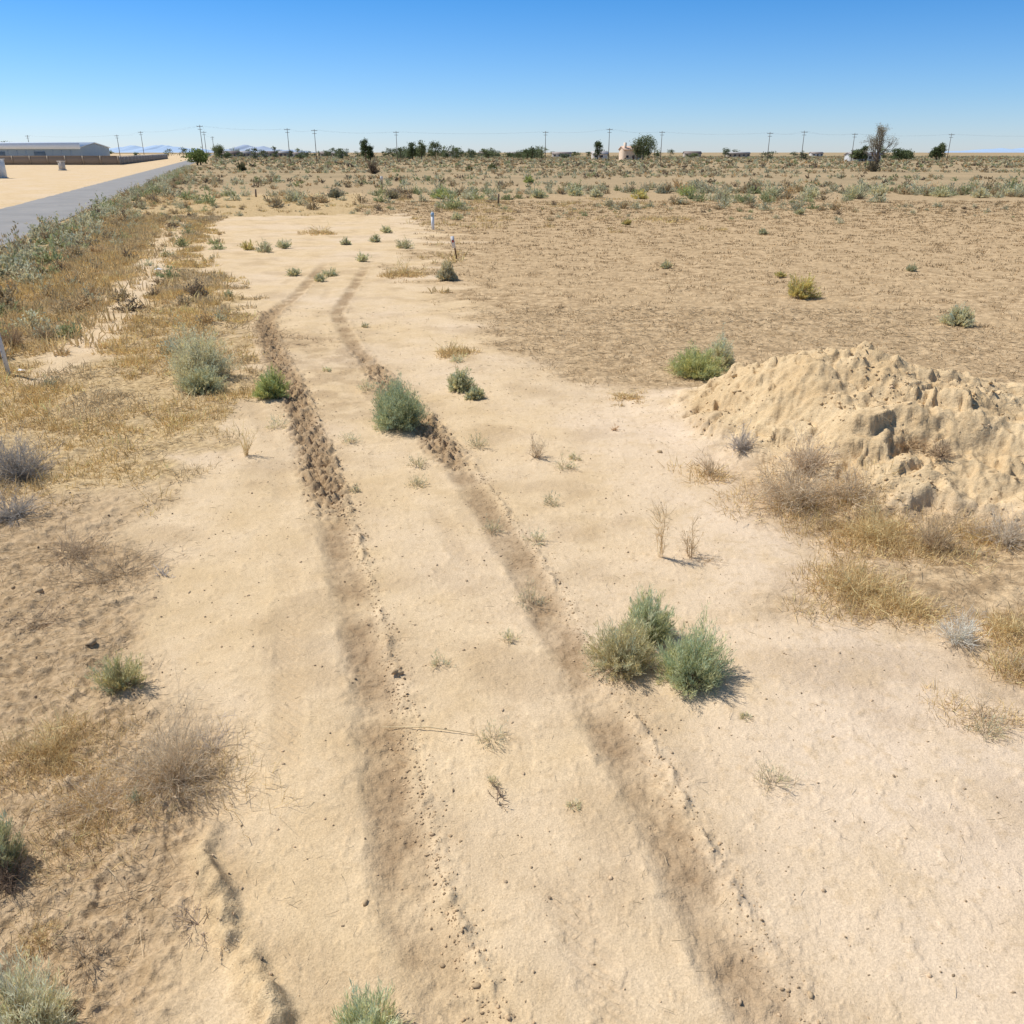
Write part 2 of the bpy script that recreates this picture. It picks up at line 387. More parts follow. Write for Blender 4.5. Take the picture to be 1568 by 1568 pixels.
# ---------------------------------------------------------------- ground sheet
rr = np.concatenate([[.05,.4,.8,1.2], np.exp(np.arange(math.log(1.6), math.log(40), .0034)), np.exp(np.arange(math.log(40.2), math.log(90), .008)), np.exp(np.arange(math.log(91), math.log(11500), .04))])
dens = np.arange(-46, 46.01, .09); outer = np.arange(48, 312.1, 2.0)
aa = np.radians(np.concatenate([dens, outer]))
RR, AA = np.meshgrid(rr, aa, indexing='ij'); gx = (RR*np.sin(AA)).ravel(); gy = (RR*np.cos(AA)).ravel()
gz, gm = terrain(gx, gy)
nr, na = RR.shape
i = np.arange(nr-1)[:, None]; j = np.arange(na)[None]; jn = (j+1) % na
Q = np.stack([i*na+j, i*na+jn, (i+1)*na+jn, (i+1)*na+j], -1).reshape(-1, 4)
Q = Q[:, ::-1]
me = mesh_from("desert_ground", np.stack([gx, gy, gz], 1), Q, None, [M_ground], True, 4)
for k in ('litter','rough','field','damp','mound'):
    a = me.attributes.new(k, 'FLOAT', 'POINT'); a.data.foreach_set("value", gm[k].astype(np.float32))
obj("desert_ground", me); print("ground quads", len(Q))
# ---------------------------------------------------------------- road
def road_mat():
    m, nt, N, L = newmat("worn_asphalt"); g = NT(nt)
    pos = g.n('ShaderNodeNewGeometry').outputs['Position']
    c = g.mix(g.rng(g.noise(pos, .3, 6, .6), .35, .65, 0, 1), (.23,.215,.19), (.31,.285,.25))
    c = g.mix(g.rng(g.noise(pos, 30, 4, .6), .3, .7, 0, .6), c, (.20,.19,.175))
    c = g.mix(g.rng(g.noise(pos, 1.1, 6, .7), .56, .7, 0, .6), c, (.44,.35,.25))
    bs = g.n('ShaderNodeBsdfPrincipled'); bs.inputs['Roughness'].default_value = .9; g.l(c, bs.inputs['Base Color'])
    o = g.n('ShaderNodeOutputMaterial'); g.l(bs.outputs[0], o.inputs[0]); return m
ys = np.concatenate([np.arange(-20, 200, 1.0), np.arange(200, 2500, 20)])
e0 = roadx(ys)+.3*noise(ys*.5, ys*0, 5)+.15*noise(ys*2, ys*0, 6); e1 = roadx(ys)-RW+.3*noise(ys*.4, ys*0, 8)
cols = [e1, e1*.75+e0*.25, (e0+e1)/2, e1*.25+e0*.75, e0]; zz = [.0,.05,.08,.05,.0]
V = np.stack([np.stack([c, ys, np.full_like(ys, z-.02)], 1) for c, z in zip(cols, zz)], 1).reshape(-1, 3)
n = len(ys); i = np.arange(n-1)[:, None]; j = np.arange(4)[None]
Q = np.stack([i*5+j, i*5+j+1, (i+1)*5+j+1, (i+1)*5+j], -1).reshape(-1, 4)
obj("asphalt_road", mesh_from("asphalt_road", V, Q, None, [road_mat()], True, 4))
# ---------------------------------------------------------------- hero shrubs
PALE=(.34,.37,.26); SAGE=(.28,.32,.21); GREEN=(.22,.28,.12); YEL=(.33,.33,.14)
def hero(u, v, w, h, col, name="sagebrush", dens=1.0, inner=.68, extra=0):
    x, y, z, t = hit(u, v-h*.12); sc = t/F; R = w*sc/2; Hh = h*sc*.95
    mb = MB(); ns = int(max(40, 300*dens*min(1.6, (R/.45)**1.2+.25))); nl = 34
    px = t/849
    lL = max(.05, px*2.4)*(1 if R > .2 else .8); lW = max(.005, px*.6)
    shrub(mb, (x, y, z-.02), R, Hh, ns, nl, lL, lW, col, inner=inner, wood=max(.004, px*.4))
    if extra: twigs(mb, (x, y, z), R*.95, Hh*.85, int(40*extra), 4, max(.003, px*.35), (.42,.34,.22))
    return put(name, mb, M_leaf, origin=(float(x), float(y), float(z)))
hero(308,588,104,80,PALE,extra=1); hero(312,605,66,42,SAGE)
hero(415,612,56,42,GREEN)
hero(610,662,98,76,(.21,.27,.17),dens=1.3)
hero(705,602,42,34,SAGE); hero(728,612,30,18,SAGE)
hero(1066,580,90,44,(.26,.31,.15),extra=1); hero(1102,568,52,50,PALE)
hero(952,1030,118,84,(.31,.33,.21),extra=3); hero(990,985,92,82,(.28,.34,.22),dens=1.2,extra=1); hero(1060,1052,124,94,(.26,.33,.21),dens=1.4,extra=1)
hero(187,1062,74,64,(.28,.31,.18),dens=.8,extra=2)
hero(42,1600,175,120,(.35,.38,.28),extra=1); hero(566,1618,135,92,(.32,.38,.25))
hero(5,1345,80,96,(.25,.29,.18),extra=2)
hero(685,432,30,27,(.29,.31,.22)); hero(1466,502,44,29,PALE); hero(1226,460,46,34,YEL,"yellow_rabbitbrush",dens=.4,extra=3)
for (u,v,w,h) in [(755,822,42,28),(822,836,44,26),(812,932,66,32),(755,1140,66,38),(1185,1208,76,36),(780,985,38,20),(675,1022,40,20),
    (640,718,40,18),(640,748,42,16),(732,690,44,26),(865,722,38,18),(880,706,24,11),(845,777,32,22),(536,680,34,16),(545,755,16,14),(425,660,40,24),
    (562,603,34,22),(1510,1130,74,32),(880,1240,26,10),(1143,1103,20,8),(755,1208,22,22),(560,503,14,8),(500,570,16,8),(700,556,30,10)]:
    x, y, z, t = hit(u, v-h*.2); sc = t/F; mb = MB(); R = w*sc/2; px = t/849
    shrub(mb, (x,y,z-.01), R, h*sc*1.0, int(10+140*min(R,.25)), 9, max(.03, px*2.0), max(.0036, px*.55), np.array((.32,.35,.24))*rng.uniform(.85,1.1), open_=.3, wood=.003)
    grass(mb, np.array([[x,y,z]]), 46, R*.9, .003, (.52,.42,.27), .9, .9)
    put("sagebrush_seedling", mb, M_leaf, origin=(float(x),float(y),float(z)))
for (u,v,w,h) in [(380,384,26,14),(405,388,34,18),(435,382,24,14),(450,424,24,14),(490,432,20,12),(505,424,30,12),(555,402,22,14),(530,376,16,10),(575,372,20,12),(592,358,20,12),
    (620,382,32,16),(1020,412,22,12),(1395,417,18,12),(1195,425,20,8),(700,338,20,12),(450,310,22,14),(1225,330,16,10),(960,345,16,8),(350,455,16,10),(1168,360,16,8)]:
    x, y, z, t = hit(u, v-h*.1); sc = t/F; mb = MB(); px = t/849
    shrub(mb, (x,y,z-.01), w*sc/2, h*sc*.95, 60, 14, px*1.8, px*.6, np.array(SAGE if rng.random()<.8 else YEL)*rng.uniform(.8,1.1), open_=.25, wood=.006)
    twigs(mb, (x,y,z), w*sc/2, h*sc*.9, 20, 3, px*.5, (.42,.34,.22))
    put("sagebrush", mb, M_leaf, origin=(float(x),float(y),float(z)))
# ---------------------------------------------------------------- dead shrubs
def dead(u, v, w, h, col, ns=90, nt=5, name="dead_shrub", flat=.1, wd=1, gold=0):
    x, y, z, t = hit(u, v-h*.15); sc = t/F; px = t/849; mb = MB()
    twigs(mb, (x,y,z-.01), w*sc/2, h*sc*.95, ns, nt, max(.004, px*.6)*wd, col, flat)
    if gold:
        gxx=x+rng.normal(0,w*sc*.28,gold*2); gyy=y+rng.normal(0,w*sc*.28,gold*2)
        grass(mb, np.stack([gxx,gyy,Z(gxx,gyy)],1), 34, min(.22,h*sc*.5), max(.0032,px*.55), (.58,.43,.21), 1.1, .95)
    return put(name, mb, M_dry, origin=(float(x),float(y),float(z)))
GREY=(.38,.34,.29); TAN=(.45,.36,.24); GOLD=(.54,.41,.21)
dead(30,742,130,80,(.30,.27,.23),240,6); dead(20,800,120,50,(.30,.27,.23),140,flat=.03); dead(20,540,60,55,(.28,.20,.12),80); dead(70,530,50,36,(.30,.22,.13),60)
dead(265,1215,215,116,TAN,230,7,gold=8); dead(150,1250,190,66,TAN,110,gold=22,flat=.03); dead(75,1165,160,66,GOLD,110,4,gold=30)
dead(10,1365,110,66,(.18,.13,.09),110); dead(210,1230,40,26,SAGE,30); dead(320,1160,110,70,(.42,.36,.29),40,5)
dead(1215,785,190,80,TAN,240,7,gold=16); dead(1135,695,54,42,GREY,110); dead(1235,725,110,62,(.46,.37,.26),150); dead(1300,770,120,50,TAN,90,gold=12)
dead(1390,690,70,26,(.36,.26,.15),60,flat=.03); dead(1440,705,60,34,(.30,.22,.14),60)
dead(1340,835,150,54,GOLD,130,gold=36); dead(1430,850,120,62,(.38,.29,.18),160,gold=10); dead(1540,840,110,62,(.46,.39,.29),150,gold=6); dead(1500,830,60,40,TAN,60,gold=8)
dead(1315,915,150,56,GOLD,100,gold=36,flat=.03); dead(1380,935,90,36,GOLD,60,gold=18); dead(1467,990,96,58,(.54,.49,.40),130,4,flat=.25); dead(1550,975,90,40,GOLD,70,gold=24)
dead(1500,1110,110,60,TAN,34,5,gold=6); dead(1560,1040,70,60,TAN,40,4,gold=12); dead(1090,735,60,46,TAN,50,gold=4)
dead(1012,868,44,96,(.50,.38,.22),12,9,"dry_weed",.75,1.2); dead(1056,862,68,64,(.45,.34,.2),16,8,"dry_weed",.6,1.2); dead(1080,862,60,20,(.4,.3,.18),12,6,"dry_weed",.1)
dead(822,708,46,46,TAN,30,5,"dry_weed",.3); dead(378,706,40,54,GOLD,22,5,"dry_weed",.5); dead(940,662,20,14,(.45,.30,.16),20,4)
dead(305,1420,110,34,(.34,.27,.2),30,4,"dead_twigs",.0,1.5); dead(340,1455,50,26,(.5,.42,.3),12,3,"dead_twigs",.0,1.6); dead(765,1232,60,34,(.18,.13,.09),10,4,"dead_twigs",.05,2.0)
dead(180,890,190,40,(.36,.28,.18),90,6,"dead_twigs",.0); dead(110,860,160,40,(.34,.26,.17),80,6,"dead_twigs",.0); dead(250,885,60,20,GREY,22,4,"dead_twigs",.0,1.5); dead(60,960,150,30,(.34,.26,.17),50,5,"dead_twigs",.0)
dead(130,1480,140,36,(.36,.28,.18),36,5,"dead_twigs",.0); dead(60,1450,110,36,GOLD,30,5,"dead_twigs",.0,1,6); dead(200,1385,160,30,(.36,.28,.18),30,5,"dead_twigs",.0)
dead(690,545,60,24,GOLD,40,5,"dry_weed",.1,1,8); dead(620,425,70,26,GOLD,40,5,"dry_weed",.1,1,10); dead(960,612,60,16,GOLD,24,4,"dry_weed",.1,1,6); dead(490,360,60,16,GOLD,24,4,"dry_weed",.1,1,8)
dead(572,270,28,26,(.16,.12,.08),90,6); dead(515,302,40,14,(.22,.19,.14),60,5); dead(602,304,30,16,(.26,.22,.16),60,5); dead(1160,1120,30,8,TAN,6,3)
x0,y0=P(585,1108); x1,y1=P(730,1125); mb=MB(); z0=float(Z(x0,y0)[0])+.012; z1=float(Z(x1,y1)[0])+.012
tube(mb,[(x0,y0,z0+.01),((x0*.5+x1*.5),(y0+y1)/2+.01,max(z0,z1)+.01),(x1,y1,z1)],[.003,.0045,.002],5,(.75,.62,.38)); put("fallen_stick",mb,M_dry)
# ---------------------------------------------------------------- masses of dry grass
def scatter(n, x0, x1, y0, y1):
    return rng.uniform(x0, x1, n), rng.uniform(y0, y1, n)
def infan(x, y, pad=4): return np.abs(x) < .72*y+pad
mb = MB()
x, y = scatter(34000, -24, 1, 8, 60); k = infan(x, y, 2); x, y = x[k], y[k]
z, m = terrain(x, y); pr = m['litter']*sstep(-.5, .2, fbm(x, y, .55, 3, 91))
k = (rng.random(len(x)) < pr) & (x > roadx(y)+2.5); x, y, z = x[k], y[k], z[k]
px = np.hypot(x, y)/849
cg = np.array([.60,.44,.20])*np.ones((len(x),1)); alt = fbm(x, y, .3, 2, 92)[:, None]; cg = np.where(alt > .1, np.array([.52,.41,.24]), cg)
grass(mb, np.stack([x,y,z],1), 22, rng.uniform(.06,.26,len(x)), np.maximum(.005, px*.65), cg, 1.1, .85)
print("grass L", len(x))
x, y = scatter(12000, -32, 12, 24, 85); z, m = terrain(x, y)
k = (rng.random(len(x)) < sstep(.0,.45,fbm(x, y, .18, 3, 93))*(1-m['sand'])*.75) & (x > roadx(y)+3) & (x < 16) & ((x<-2)|(y>48)); x,y,z = x[k],y[k],z[k]
grass(mb, np.stack([x,y,z],1), 12, rng.uniform(.10,.34,len(x)), .035, (.58,.44,.21), .8, .65)
y = rng.uniform(18,60,800); x = roadx(y)+rng.normal(5.0,1.8,800); z=Z(x,y)
grass(mb, np.stack([x,y,z],1), 14, rng.uniform(.2,.5,len(x)), .03, (.54,.41,.21), .6, .45)
put("dry_grass", mb, M_dry)
mb = MB()
x, y = scatter(95000, -12, 62, 8, 80); k = infan(x, y, 6); x, y = x[k], y[k]
z, m = terrain(x, y); pr = m['field']*sstep(-.25,.3,fbm(x*.7, y*1.4, .9, 4, 95))
k = rng.random(len(x)) < pr*.8; x, y, z = x[k], y[k], z[k]; px = np.hypot(x,y)/849
cf = np.where(rng.random((len(x),1)) < .5, np.array([.52,.38,.21]), np.array([.30,.215,.12]))
grass(mb, np.stack([x,y,z],1), 8, rng.uniform(.03,.15,len(x)), np.maximum(.006,px*.5), cf, 1.4, .95)
print("field", len(x))
put("dry_field_grass", mb, M_dry)
mb = MB()
x, y = scatter(160000, -14, 12, 2.2, 24); k = infan(x, y, 2); x, y = x[k], y[k]; z, m = terrain(x, y)
pr = (.8*m['litter']+1.0*m['rough'])*sstep(-.35,.3,fbm(x,y,.9,3,97))+.35*m['field']+m['sand']*(.04+.10*sstep(.1,.5,fbm(x,y,1.0,3,94)))+.06*m['mound']
k = rng.random(len(x)) < pr*.8; x,y,z = x[k],y[k],z[k]; n = len(x); az = rng.uniform(0,6.28,n)
d = nrm(np.stack([np.cos(az),np.sin(az),rng.uniform(-.05,.3,n)],1)); px = np.hypot(x,y)/849
sh = np.where(rng.random((n,1))<.35, .42, 1.0)
blades(mb, np.stack([x,y,z+.012],1), d, rng.uniform(.04,.26,n)*np.where(m['sand'][k]>.5,.42,1), np.maximum(.0032,px*.4), np.array([.64,.50,.31])*sh*rng.uniform(.5,1.25,(n,1)), .2, .05)
put("straw_litter", mb, M_dry); print("straw", n)
# ---------------------------------------------------------------- clods and pebbles
t = (1+5**.5)/2; ico = nrm(np.array([[-1,t,0],[1,t,0],[-1,-t,0],[1,-t,0],[0,-1,t],[0,1,t],[0,-1,-t],[0,1,-t],[t,0,-1],[t,0,1],[-t,0,-1],[-t,0,1]],float))
icf = np.array([[0,11,5],[0,5,1],[0,1,7],[0,7,10],[0,10,11],[1,5,9],[5,11,4],[11,10,2],[10,7,6],[7,1,8],[3,9,4],[3,4,2],[3,2,6],[3,6,8],[3,8,9],[4,9,5],[2,4,11],[6,2,10],[8,6,7],[9,8,1]])
def clods(mb, x, y, z, s, col):
    n = len(x); V = ico[None]*rng.uniform(.5,1.3,(n,12,1)); V = V*(s[:,None,None]*rng.uniform(.5,1.3,(n,1,3))*np.array([1,1,.7]))
    V = V+np.stack([x,y,z+s*.1],1)[:,None]; T = np.arange(n)[:,None,None]*12+icf[None]
    mb.add(V, T, np.repeat(np.broadcast_to(col,(n,3)),12,0))
mb = MB()
for c,(ya,yb_,n,of,sg) in ((TL,(2.2,9.5,1900,.22,.08)),(TL,(9.3,22,3000,.05,.17)),(TR,(2.2,10.8,1400,.22,.08)),(TR,(10.9,17,1300,.05,.15)),(TR,(16,30,300,.05,.15))):
    y = rng.uniform(ya,yb_,n); x = np.interp(y,c[0],c[1])+rng.normal(of,sg,n); z = Z(x,y)
    s = np.minimum(np.abs(rng.normal(0,.0055,n))+.002, .022)*(1 if ya<9 else 1.5)
    clods(mb, x,y,z,s, np.array([.47,.33,.19])*rng.uniform(.7,1.2,(n,1)))
x, y = scatter(40000,-8,9,2.2,16); k = infan(x,y,1); x,y = x[k],y[k]; z,m = terrain(x,y)
k = rng.random(len(x)) < (m['rough']*.8*sstep(-.2,.4,fbm(x,y,1.2,3,98))+m['mound']*.5+m['sand']*.18+m['field']*.2); x,y,z = x[k],y[k],z[k]
s = np.minimum(np.abs(rng.normal(0,.0060,len(x)))+.0018,.03); clods(mb,x,y,z,s,np.array([.50,.36,.22])*rng.uniform(.4,1.2,(len(x),1)))
x, y = scatter(5200,2.4,10,7.5,13.5); z,m = terrain(x,y); k = (m['mound']>.3)&(rng.random(len(x))<sstep(-.2,.4,fbm(x,y,1.1,3,99))); x,y,z=x[k],y[k],z[k]
s = np.minimum(np.abs(rng.normal(0,.016,len(x)))+.004,.06); clods(mb,x,y,z,s,np.array([.62,.45,.25])*rng.uniform(.75,1.1,(len(x),1)))
for (u,v,s_) in [(1010,693,.05),(605,1030,.035),(612,1032,.03),(60,905,.04),(20,900,.03),(1500,850,.07),(140,985,.05),(1240,1525,.02),(730,1510,.025),(560,1385,.02)]:
    x,y,z,tt = hit(u,v); clods(mb,np.array([x]),np.array([y]),np.array([z]),np.array([s_]),np.array([[.46,.33,.19]]))
put("soil_clods", mb, M_clod)
# ---------------------------------------------------------------- distant scrub
def template(nleaf, big):
    m_ = MB(); shrub(m_, (0,0,0), .5, .66, max(8,nleaf//8), 8, big, big*.45, (.8,.8,.8), stem=(.5,.42,.33), open_=.2, wood=.015, fg=1.0, inner=.6); return m_.arr()
TN = [template(300,.11) for _ in range(6)]; TF = [template(72,.23) for _ in range(6)]; TQ = [template(24,.36) for _ in range(6)]
def scatter_shrubs(mb, x, y, s, col, temps, hs=1.0):
    z = Z(x, y); which = rng.integers(0, len(temps), len(x)); col = np.clip(col*FG*1.2, 0, 1)
    for ti,(V,T,C) in enumerate(temps):
        k = which == ti; n = k.sum()
        if not n: continue
        a = rng.uniform(0,6.28,n); ca,sa = np.cos(a)[:,None],np.sin(a)[:,None]; ss = s[k][:,None]
        X = (V[None,:,0]*ca-V[None,:,1]*sa)*ss+x[k][:,None]; Y = (V[None,:,0]*sa+V[None,:,1]*ca)*ss+y[k][:,None]
        Zz = V[None,:,2]*ss*hs*rng.uniform(.7,1.1,(n,1))+z[k][:,None]-.02
        TT = np.arange(n)[:,None,None]*len(V)+T[None]
        mb.add(np.stack([X,Y,Zz],-1), TT, (C[None]*col[k][:,None]).reshape(-1,3))
def mixcol(n, w):
    w = np.array(w, float); w = w/w.sum()
    pal = np.array([(.30,.34,.25),(.20,.25,.14),(.25,.235,.155),(.13,.12,.09),(.32,.285,.175)]); return pal[rng.choice(5,n,p=w)]*rng.uniform(.75,1.15,(n,1))
mb = MB()
n = 1000; y = 14+246*rng.uniform(0,1,n)**1.4; off = np.abs(rng.normal(0,2.0,n))+.5; x = roadx(y)+off+.4; k = infan(x,y,6); x,y,off = x[k],y[k],off[k]
sz = rng.uniform(.5,1.6,len(x))*(1.1-.07*off); scatter_shrubs(mb,x,y,np.maximum(.4,sz),np.where((off<2.6)[:,None],mixcol(len(x),[.45,.3,.12,.03,.1]),mixcol(len(x),[.22,.15,.25,.1,.28])),TN,.9)
y = 18+150*rng.uniform(0,1,380); x = roadx(y)+rng.uniform(3,10,380); scatter_shrubs(mb,x,y,rng.uniform(.3,.9,380),mixcol(380,[.28,.15,.22,.12,.23]),TN,.9)
put("verge_shrubs", mb, M_leaf)
mb = MB()
def excl(x,y): return (x > roadx(y)+5)
x,y = scatter(8200,-90,100,66,120); dn = sstep(-.2,.3,fbm(x*.6,y*1.6,.06,3,101)); dn = dn*np.where(x<-5,.4,1)*(np.exp(-((y-90-.08*x)/11)**2)+.18)
k = excl(x,y)&infan(x,y,15)&(rng.random(len(x))<dn*.75); x,y=x[k],y[k]; print('scrubA',len(x))
scatter_shrubs(mb,x,y,rng.uniform(.3,1.2,len(x))+rng.random(len(x))**3*1.3,mixcol(len(x),[.52,.16,.16,.07,.09]),TN,.95)
x,y = scatter(15000,-190,210,110,260); dn = sstep(-.3,.3,fbm(x*.6,y*1.4,.03,3,103))
k = excl(x,y)&infan(x,y,25)&(rng.random(len(x))<dn*.75); x,y=x[k],y[k]; print('scrubB',len(x))
scatter_shrubs(mb,x,y,rng.uniform(.35,1.4,len(x)),mixcol(len(x),[.36,.1,.26,.14,.14]),TF,.9)
x,y = scatter(25000,-620,650,250,900); k = excl(x,y)&infan(x,y,40); x,y=x[k],y[k]; print('scrubC',len(x))
scatter_shrubs(mb,x,y,rng.uniform(.7,2.1,len(x)),mixcol(len(x),[.32,.13,.27,.14,.14]),TQ,.75)
x,y = scatter(420,-30,60,44,75); z,m=terrain(x,y); k=(m['sand']<.3)&excl(x,y)&(rng.random(len(x))<sstep(50,70,y)+.06); x,y=x[k],y[k]
scatter_shrubs(mb,x,y,rng.uniform(.2,.7,len(x)),mixcol(len(x),[.35,.15,.2,.15,.15]),TN,.9)
put("desert_scrub", mb, M_leaf)
for (u,v,w,h,c) in [(675,305,30,16,GREEN),(690,303,22,12,SAGE),(370,262,14,12,(.08,.09,.05)),(718,262,8,6,(.10,.12,.06)),(754,260,14,7,(.10,.12,.06)),(810,280,14,8,GREEN),(512,303,24,14,(.13,.15,.11)),(600,304,26,14,(.17,.18,.12)),(980,305,26,12,YEL),(880,300,26,12,SAGE),(912,302,24,14,PALE),(825,304,26,14,SAGE),(1180,305,36,18,SAGE),(1240,303,32,17,PALE),(1310,304,48,22,SAGE),(1345,300,30,17,PALE),(1440,302,34,16,SAGE),(1500,303,32,14,PALE),(1550,300,30,14,PALE),(1050,300,30,15,GREEN)]:
    x,y = P(u,v); t_=dist(v); sc=t_/F; mb=MB(); px=t_/849; z=float(Z(x,y)[0])
    shrub(mb,(x,y,z),w*sc/2,h*sc*1.0,90,14,px*1.8,px*.7,c,open_=.2,wood=.02); put("desert_shrub",mb,M_leaf,origin=(x,y,z))
# ---------------------------------------------------------------- posts
def ground_pt(u,v): x,y = P(u,v); return x,y,float(Z(x,y)[0])
x,y,z = ground_pt(663,352); mb=MB(); tube(mb,[(x,y,z-.05),(x,y,z+.72)],[.085,.085],12,(.76,.78,.78)); tube(mb,[(x,y,z+.722),(x,y,z+.90)],[.095,.095],12,(.28,.42,.55)); tube(mb,[(x,y,z+.902),(x,y,z+.95)],[.09,.05],12,(.7,.72,.72)); put("marker_post",mb,M_paint,origin=(x,y,z))
x,y,z = ground_pt(697,397); mb=MB(); box(mb,(x,y,z+.42),(.06,.03,.95),(.16,.10,.06),0,-.14); box(mb,(x-.07,y-.028,z+.66),(.13,.012,.46),(.72,.70,.68),0,-.14); box(mb,(x-.073,y-.037,z+.70),(.08,.004,.10),(.45,.08,.05),0,-.14); put("survey_stake",mb,M_wood,origin=(x,y,z))
x,y,z,_ = hit(14,575); mb=MB()
tube(mb,[(x,y,z-.05),(x-.02,y,z+.6),(x-.05,y,z+1.16)],[.045,.045,.045],4,(.62,.63,.63))
for q in range(9): box(mb,(x-.01-.004*q,y-.038,z+.12+q*.115),(.014,.012,.03),(.12,.12,.12))
box(mb,(x-.05,y-.044,z+1.0),(.085,.012,.22),(.70,.72,.71)); put("metal_delineator_post",mb,M_paint,origin=(float(x),float(y),float(z)))
for (u,v,h,c) in [(585,292,1.55,(.22,.16,.11)),(392,301,.7,(.2,.14,.1)),(763,312,.8,(.2,.15,.1)),(590,258,1.4,(.3,.25,.2))]:
    x,y,z = ground_pt(u,v); mb=MB(); tube(mb,[(x,y,z-.1),(x+.03,y,z+h)],[.09,.075],8,c)
    if h > 1.5: box(mb,(x+.03,y-.10,z+h-.25),(.30,.02,.45),(.66,.62,.56))
    put("wooden_post",mb,M_wood,origin=(x,y,z))
g=np.array([[-.16,-.1,.03],[.15,-.12,.05],[.2,.1,.02],[-.12,.12,.08],[0,0,.10]])
x,y,z = ground_pt(243,414); mb=MB(); mb.add(g*.8+np.array([x,y,z]),[[0,1,4],[1,2,4],[2,3,4],[3,0,4]],(.75,.75,.74)); put("paper_scrap",mb,M_paint)
x,y,z,_=hit(32,570); mb=MB(); mb.add(g*.4+np.array([x,y,z+.02]),[[0,1,4],[1,2,4],[2,3,4],[3,0,4]],(.75,.75,.74)); put("paper_scrap",mb,M_paint)
# ---------------------------------------------------------------- distant structures
def empty(name, loc=(0,0,0)):
    o = bpy.data.objects.new(name, None); scene.collection.objects.link(o); o.location = loc; return o
def part(par, name, fn, mat=M_paint):
    mb = MB(); fn(mb); V,T,C = mb.arr(); obj(name, mesh_from(name,V,T,C,[mat]), par)
def gable(mb, cx, cy, L, D, z0, z1, col, ov=.3, rz=0, th=.25):
    a,b = L/2+ov, D/2+ov
    V = np.array([[-a,-b,z0],[a,-b,z0],[a,0,z1],[-a,0,z1],[a,b,z0],[-a,b,z0]]); V = np.concatenate([V, V-[0,0,th]])
    T = [[0,1,2],[0,2,3],[3,2,4],[3,4,5],[6,8,7],[6,9,8],[9,10,8],[9,11,10],[0,7,1],[0,6,7],[4,11,5],[4,10,11],[1,7,8],[1,8,2],[2,8,10],[2,10,4],[0,3,9],[0,9,6],[3,5,11],[3,11,9]]
    c,s = math.cos(rz),math.sin(rz); V = V@np.array([[c,s,0],[-s,c,0],[0,0,1]]); mb.add(V+np.array([cx,cy,0]),T,col)
def gwall(mb, cx, cy, L, D, z0, z1, col, rz=0):
    a,b = L/2,D/2
    V = np.array([[-a,-b,-.3],[a,-b,-.3],[a,b,-.3],[-a,b,-.3],[-a,-b,z0],[a,-b,z0],[a,b,z0],[-a,b,z0],[-a,0,z1],[a,0,z1]])
    T = [[0,1,5],[0,5,4],[2,3,7],[2,7,6],[1,2,6],[1,6,5],[5,6,9],[3,0,4],[3,4,7],[4,8,7]]
    c,s = math.cos(rz),math.sin(rz); V = V@np.array([[c,s,0],[-s,c,0],[0,0,1]]); mb.add(V+np.array([cx,cy,0]),T,col)
wy = 425; W0,W1 = -330,-192.; cx=(W0+W1)/2; LL=W1-W0
w = empty("metal_warehouse", (0,0,0))
part(w,"walls",lambda m: gwall(m,cx,wy,LL,30,5.8,7.6,(.36,.44,.49)))
part(w,"roof",lambda m: gable(m,cx,wy,LL,30,6.1,8.2,(.85,.90,.92),.5))
part(w,"fascia",lambda m: box(m,(cx,wy-15.7,6.5),(LL+1.2,.3,2.5),(.88,.92,.94)))
def ribs(m):
    for q in np.arange(W0+2,W1,4.0): box(m,(q,wy-15.06,2.4),(.25,.1,4.9),(.42,.49,.53))
part(w,"wall_ribs",ribs)
def doors(m):
    for q in np.arange(W0+12,W1-5,18.0): box(m,(q,wy-15.1,2.1),(5,.14,4.2),(.2,.25,.28))
part(w,"roller_doors",doors)
cxw, cyw = P(183,252.5)
mb=MB(); L=150; box(mb,(cxw-L/2,cyw,1.35),(L,.3,2.9),(.36,.27,.19)); box(mb,(cxw-L/2,cyw,2.84),(L+.2,.5,.12),(.42,.33,.24))
for q in np.arange(0,L,6): box(mb,(cxw-q,cyw-.2,1.4),(.6,.28,2.98),(.30,.23,.16))
put("block_wall",mb,M_paint)
mb=MB(); ang=math.atan2(1,RS)
for q in range(60):
    d=q*5+2.6; col=(.13,.10,.08) if q%3 else (.22,.18,.14)
    box(mb,(cxw+RS*d,cyw+d,1.2),(5.1,.14,2.5+.25*(q%2)),col,ang); box(mb,(cxw+RS*(d-2.6),cyw+d-2.6,1.35),(.25,.3,3.1),(.45,.42,.38),ang)
put("slatted_fence",mb,M_paint)
x,y,z=ground_pt(2,273); w=empty("utility_cabinet"); part(w,"cabinet",lambda m: box(m,(x-.3,y,1.45),(1.9,1.5,2.9),(.66,.69,.70)))
def cdoors(m):
    for q in (-.43,.43): box(m,(x-.3+q,y-.76,1.5),(.8,.04,2.4),(.55,.58,.6))
part(w,"doors",cdoors); part(w,"plinth",lambda m: box(m,(x-.3,y,.02),(2.2,1.8,.2),(.4,.38,.35))); part(w,"cap",lambda m: box(m,(x-.3,y,2.96),(2.1,1.7,.1),(.7,.72,.72)))
x2,y2,_=ground_pt(96,261); w=empty("gate_pillar"); part(w,"shaft",lambda m: box(m,(x2,y2,.95),(1.1,1.1,2.0),(.55,.5,.43))); part(w,"cap",lambda m: box(m,(x2,y2,2.02),(1.4,1.4,.16),(.68,.64,.58))); part(w,"base",lambda m: box(m,(x2,y2,.1),(1.4,1.4,.3),(.48,.42,.35)))
def colx(u, y): return (u-784)/F*y*CP
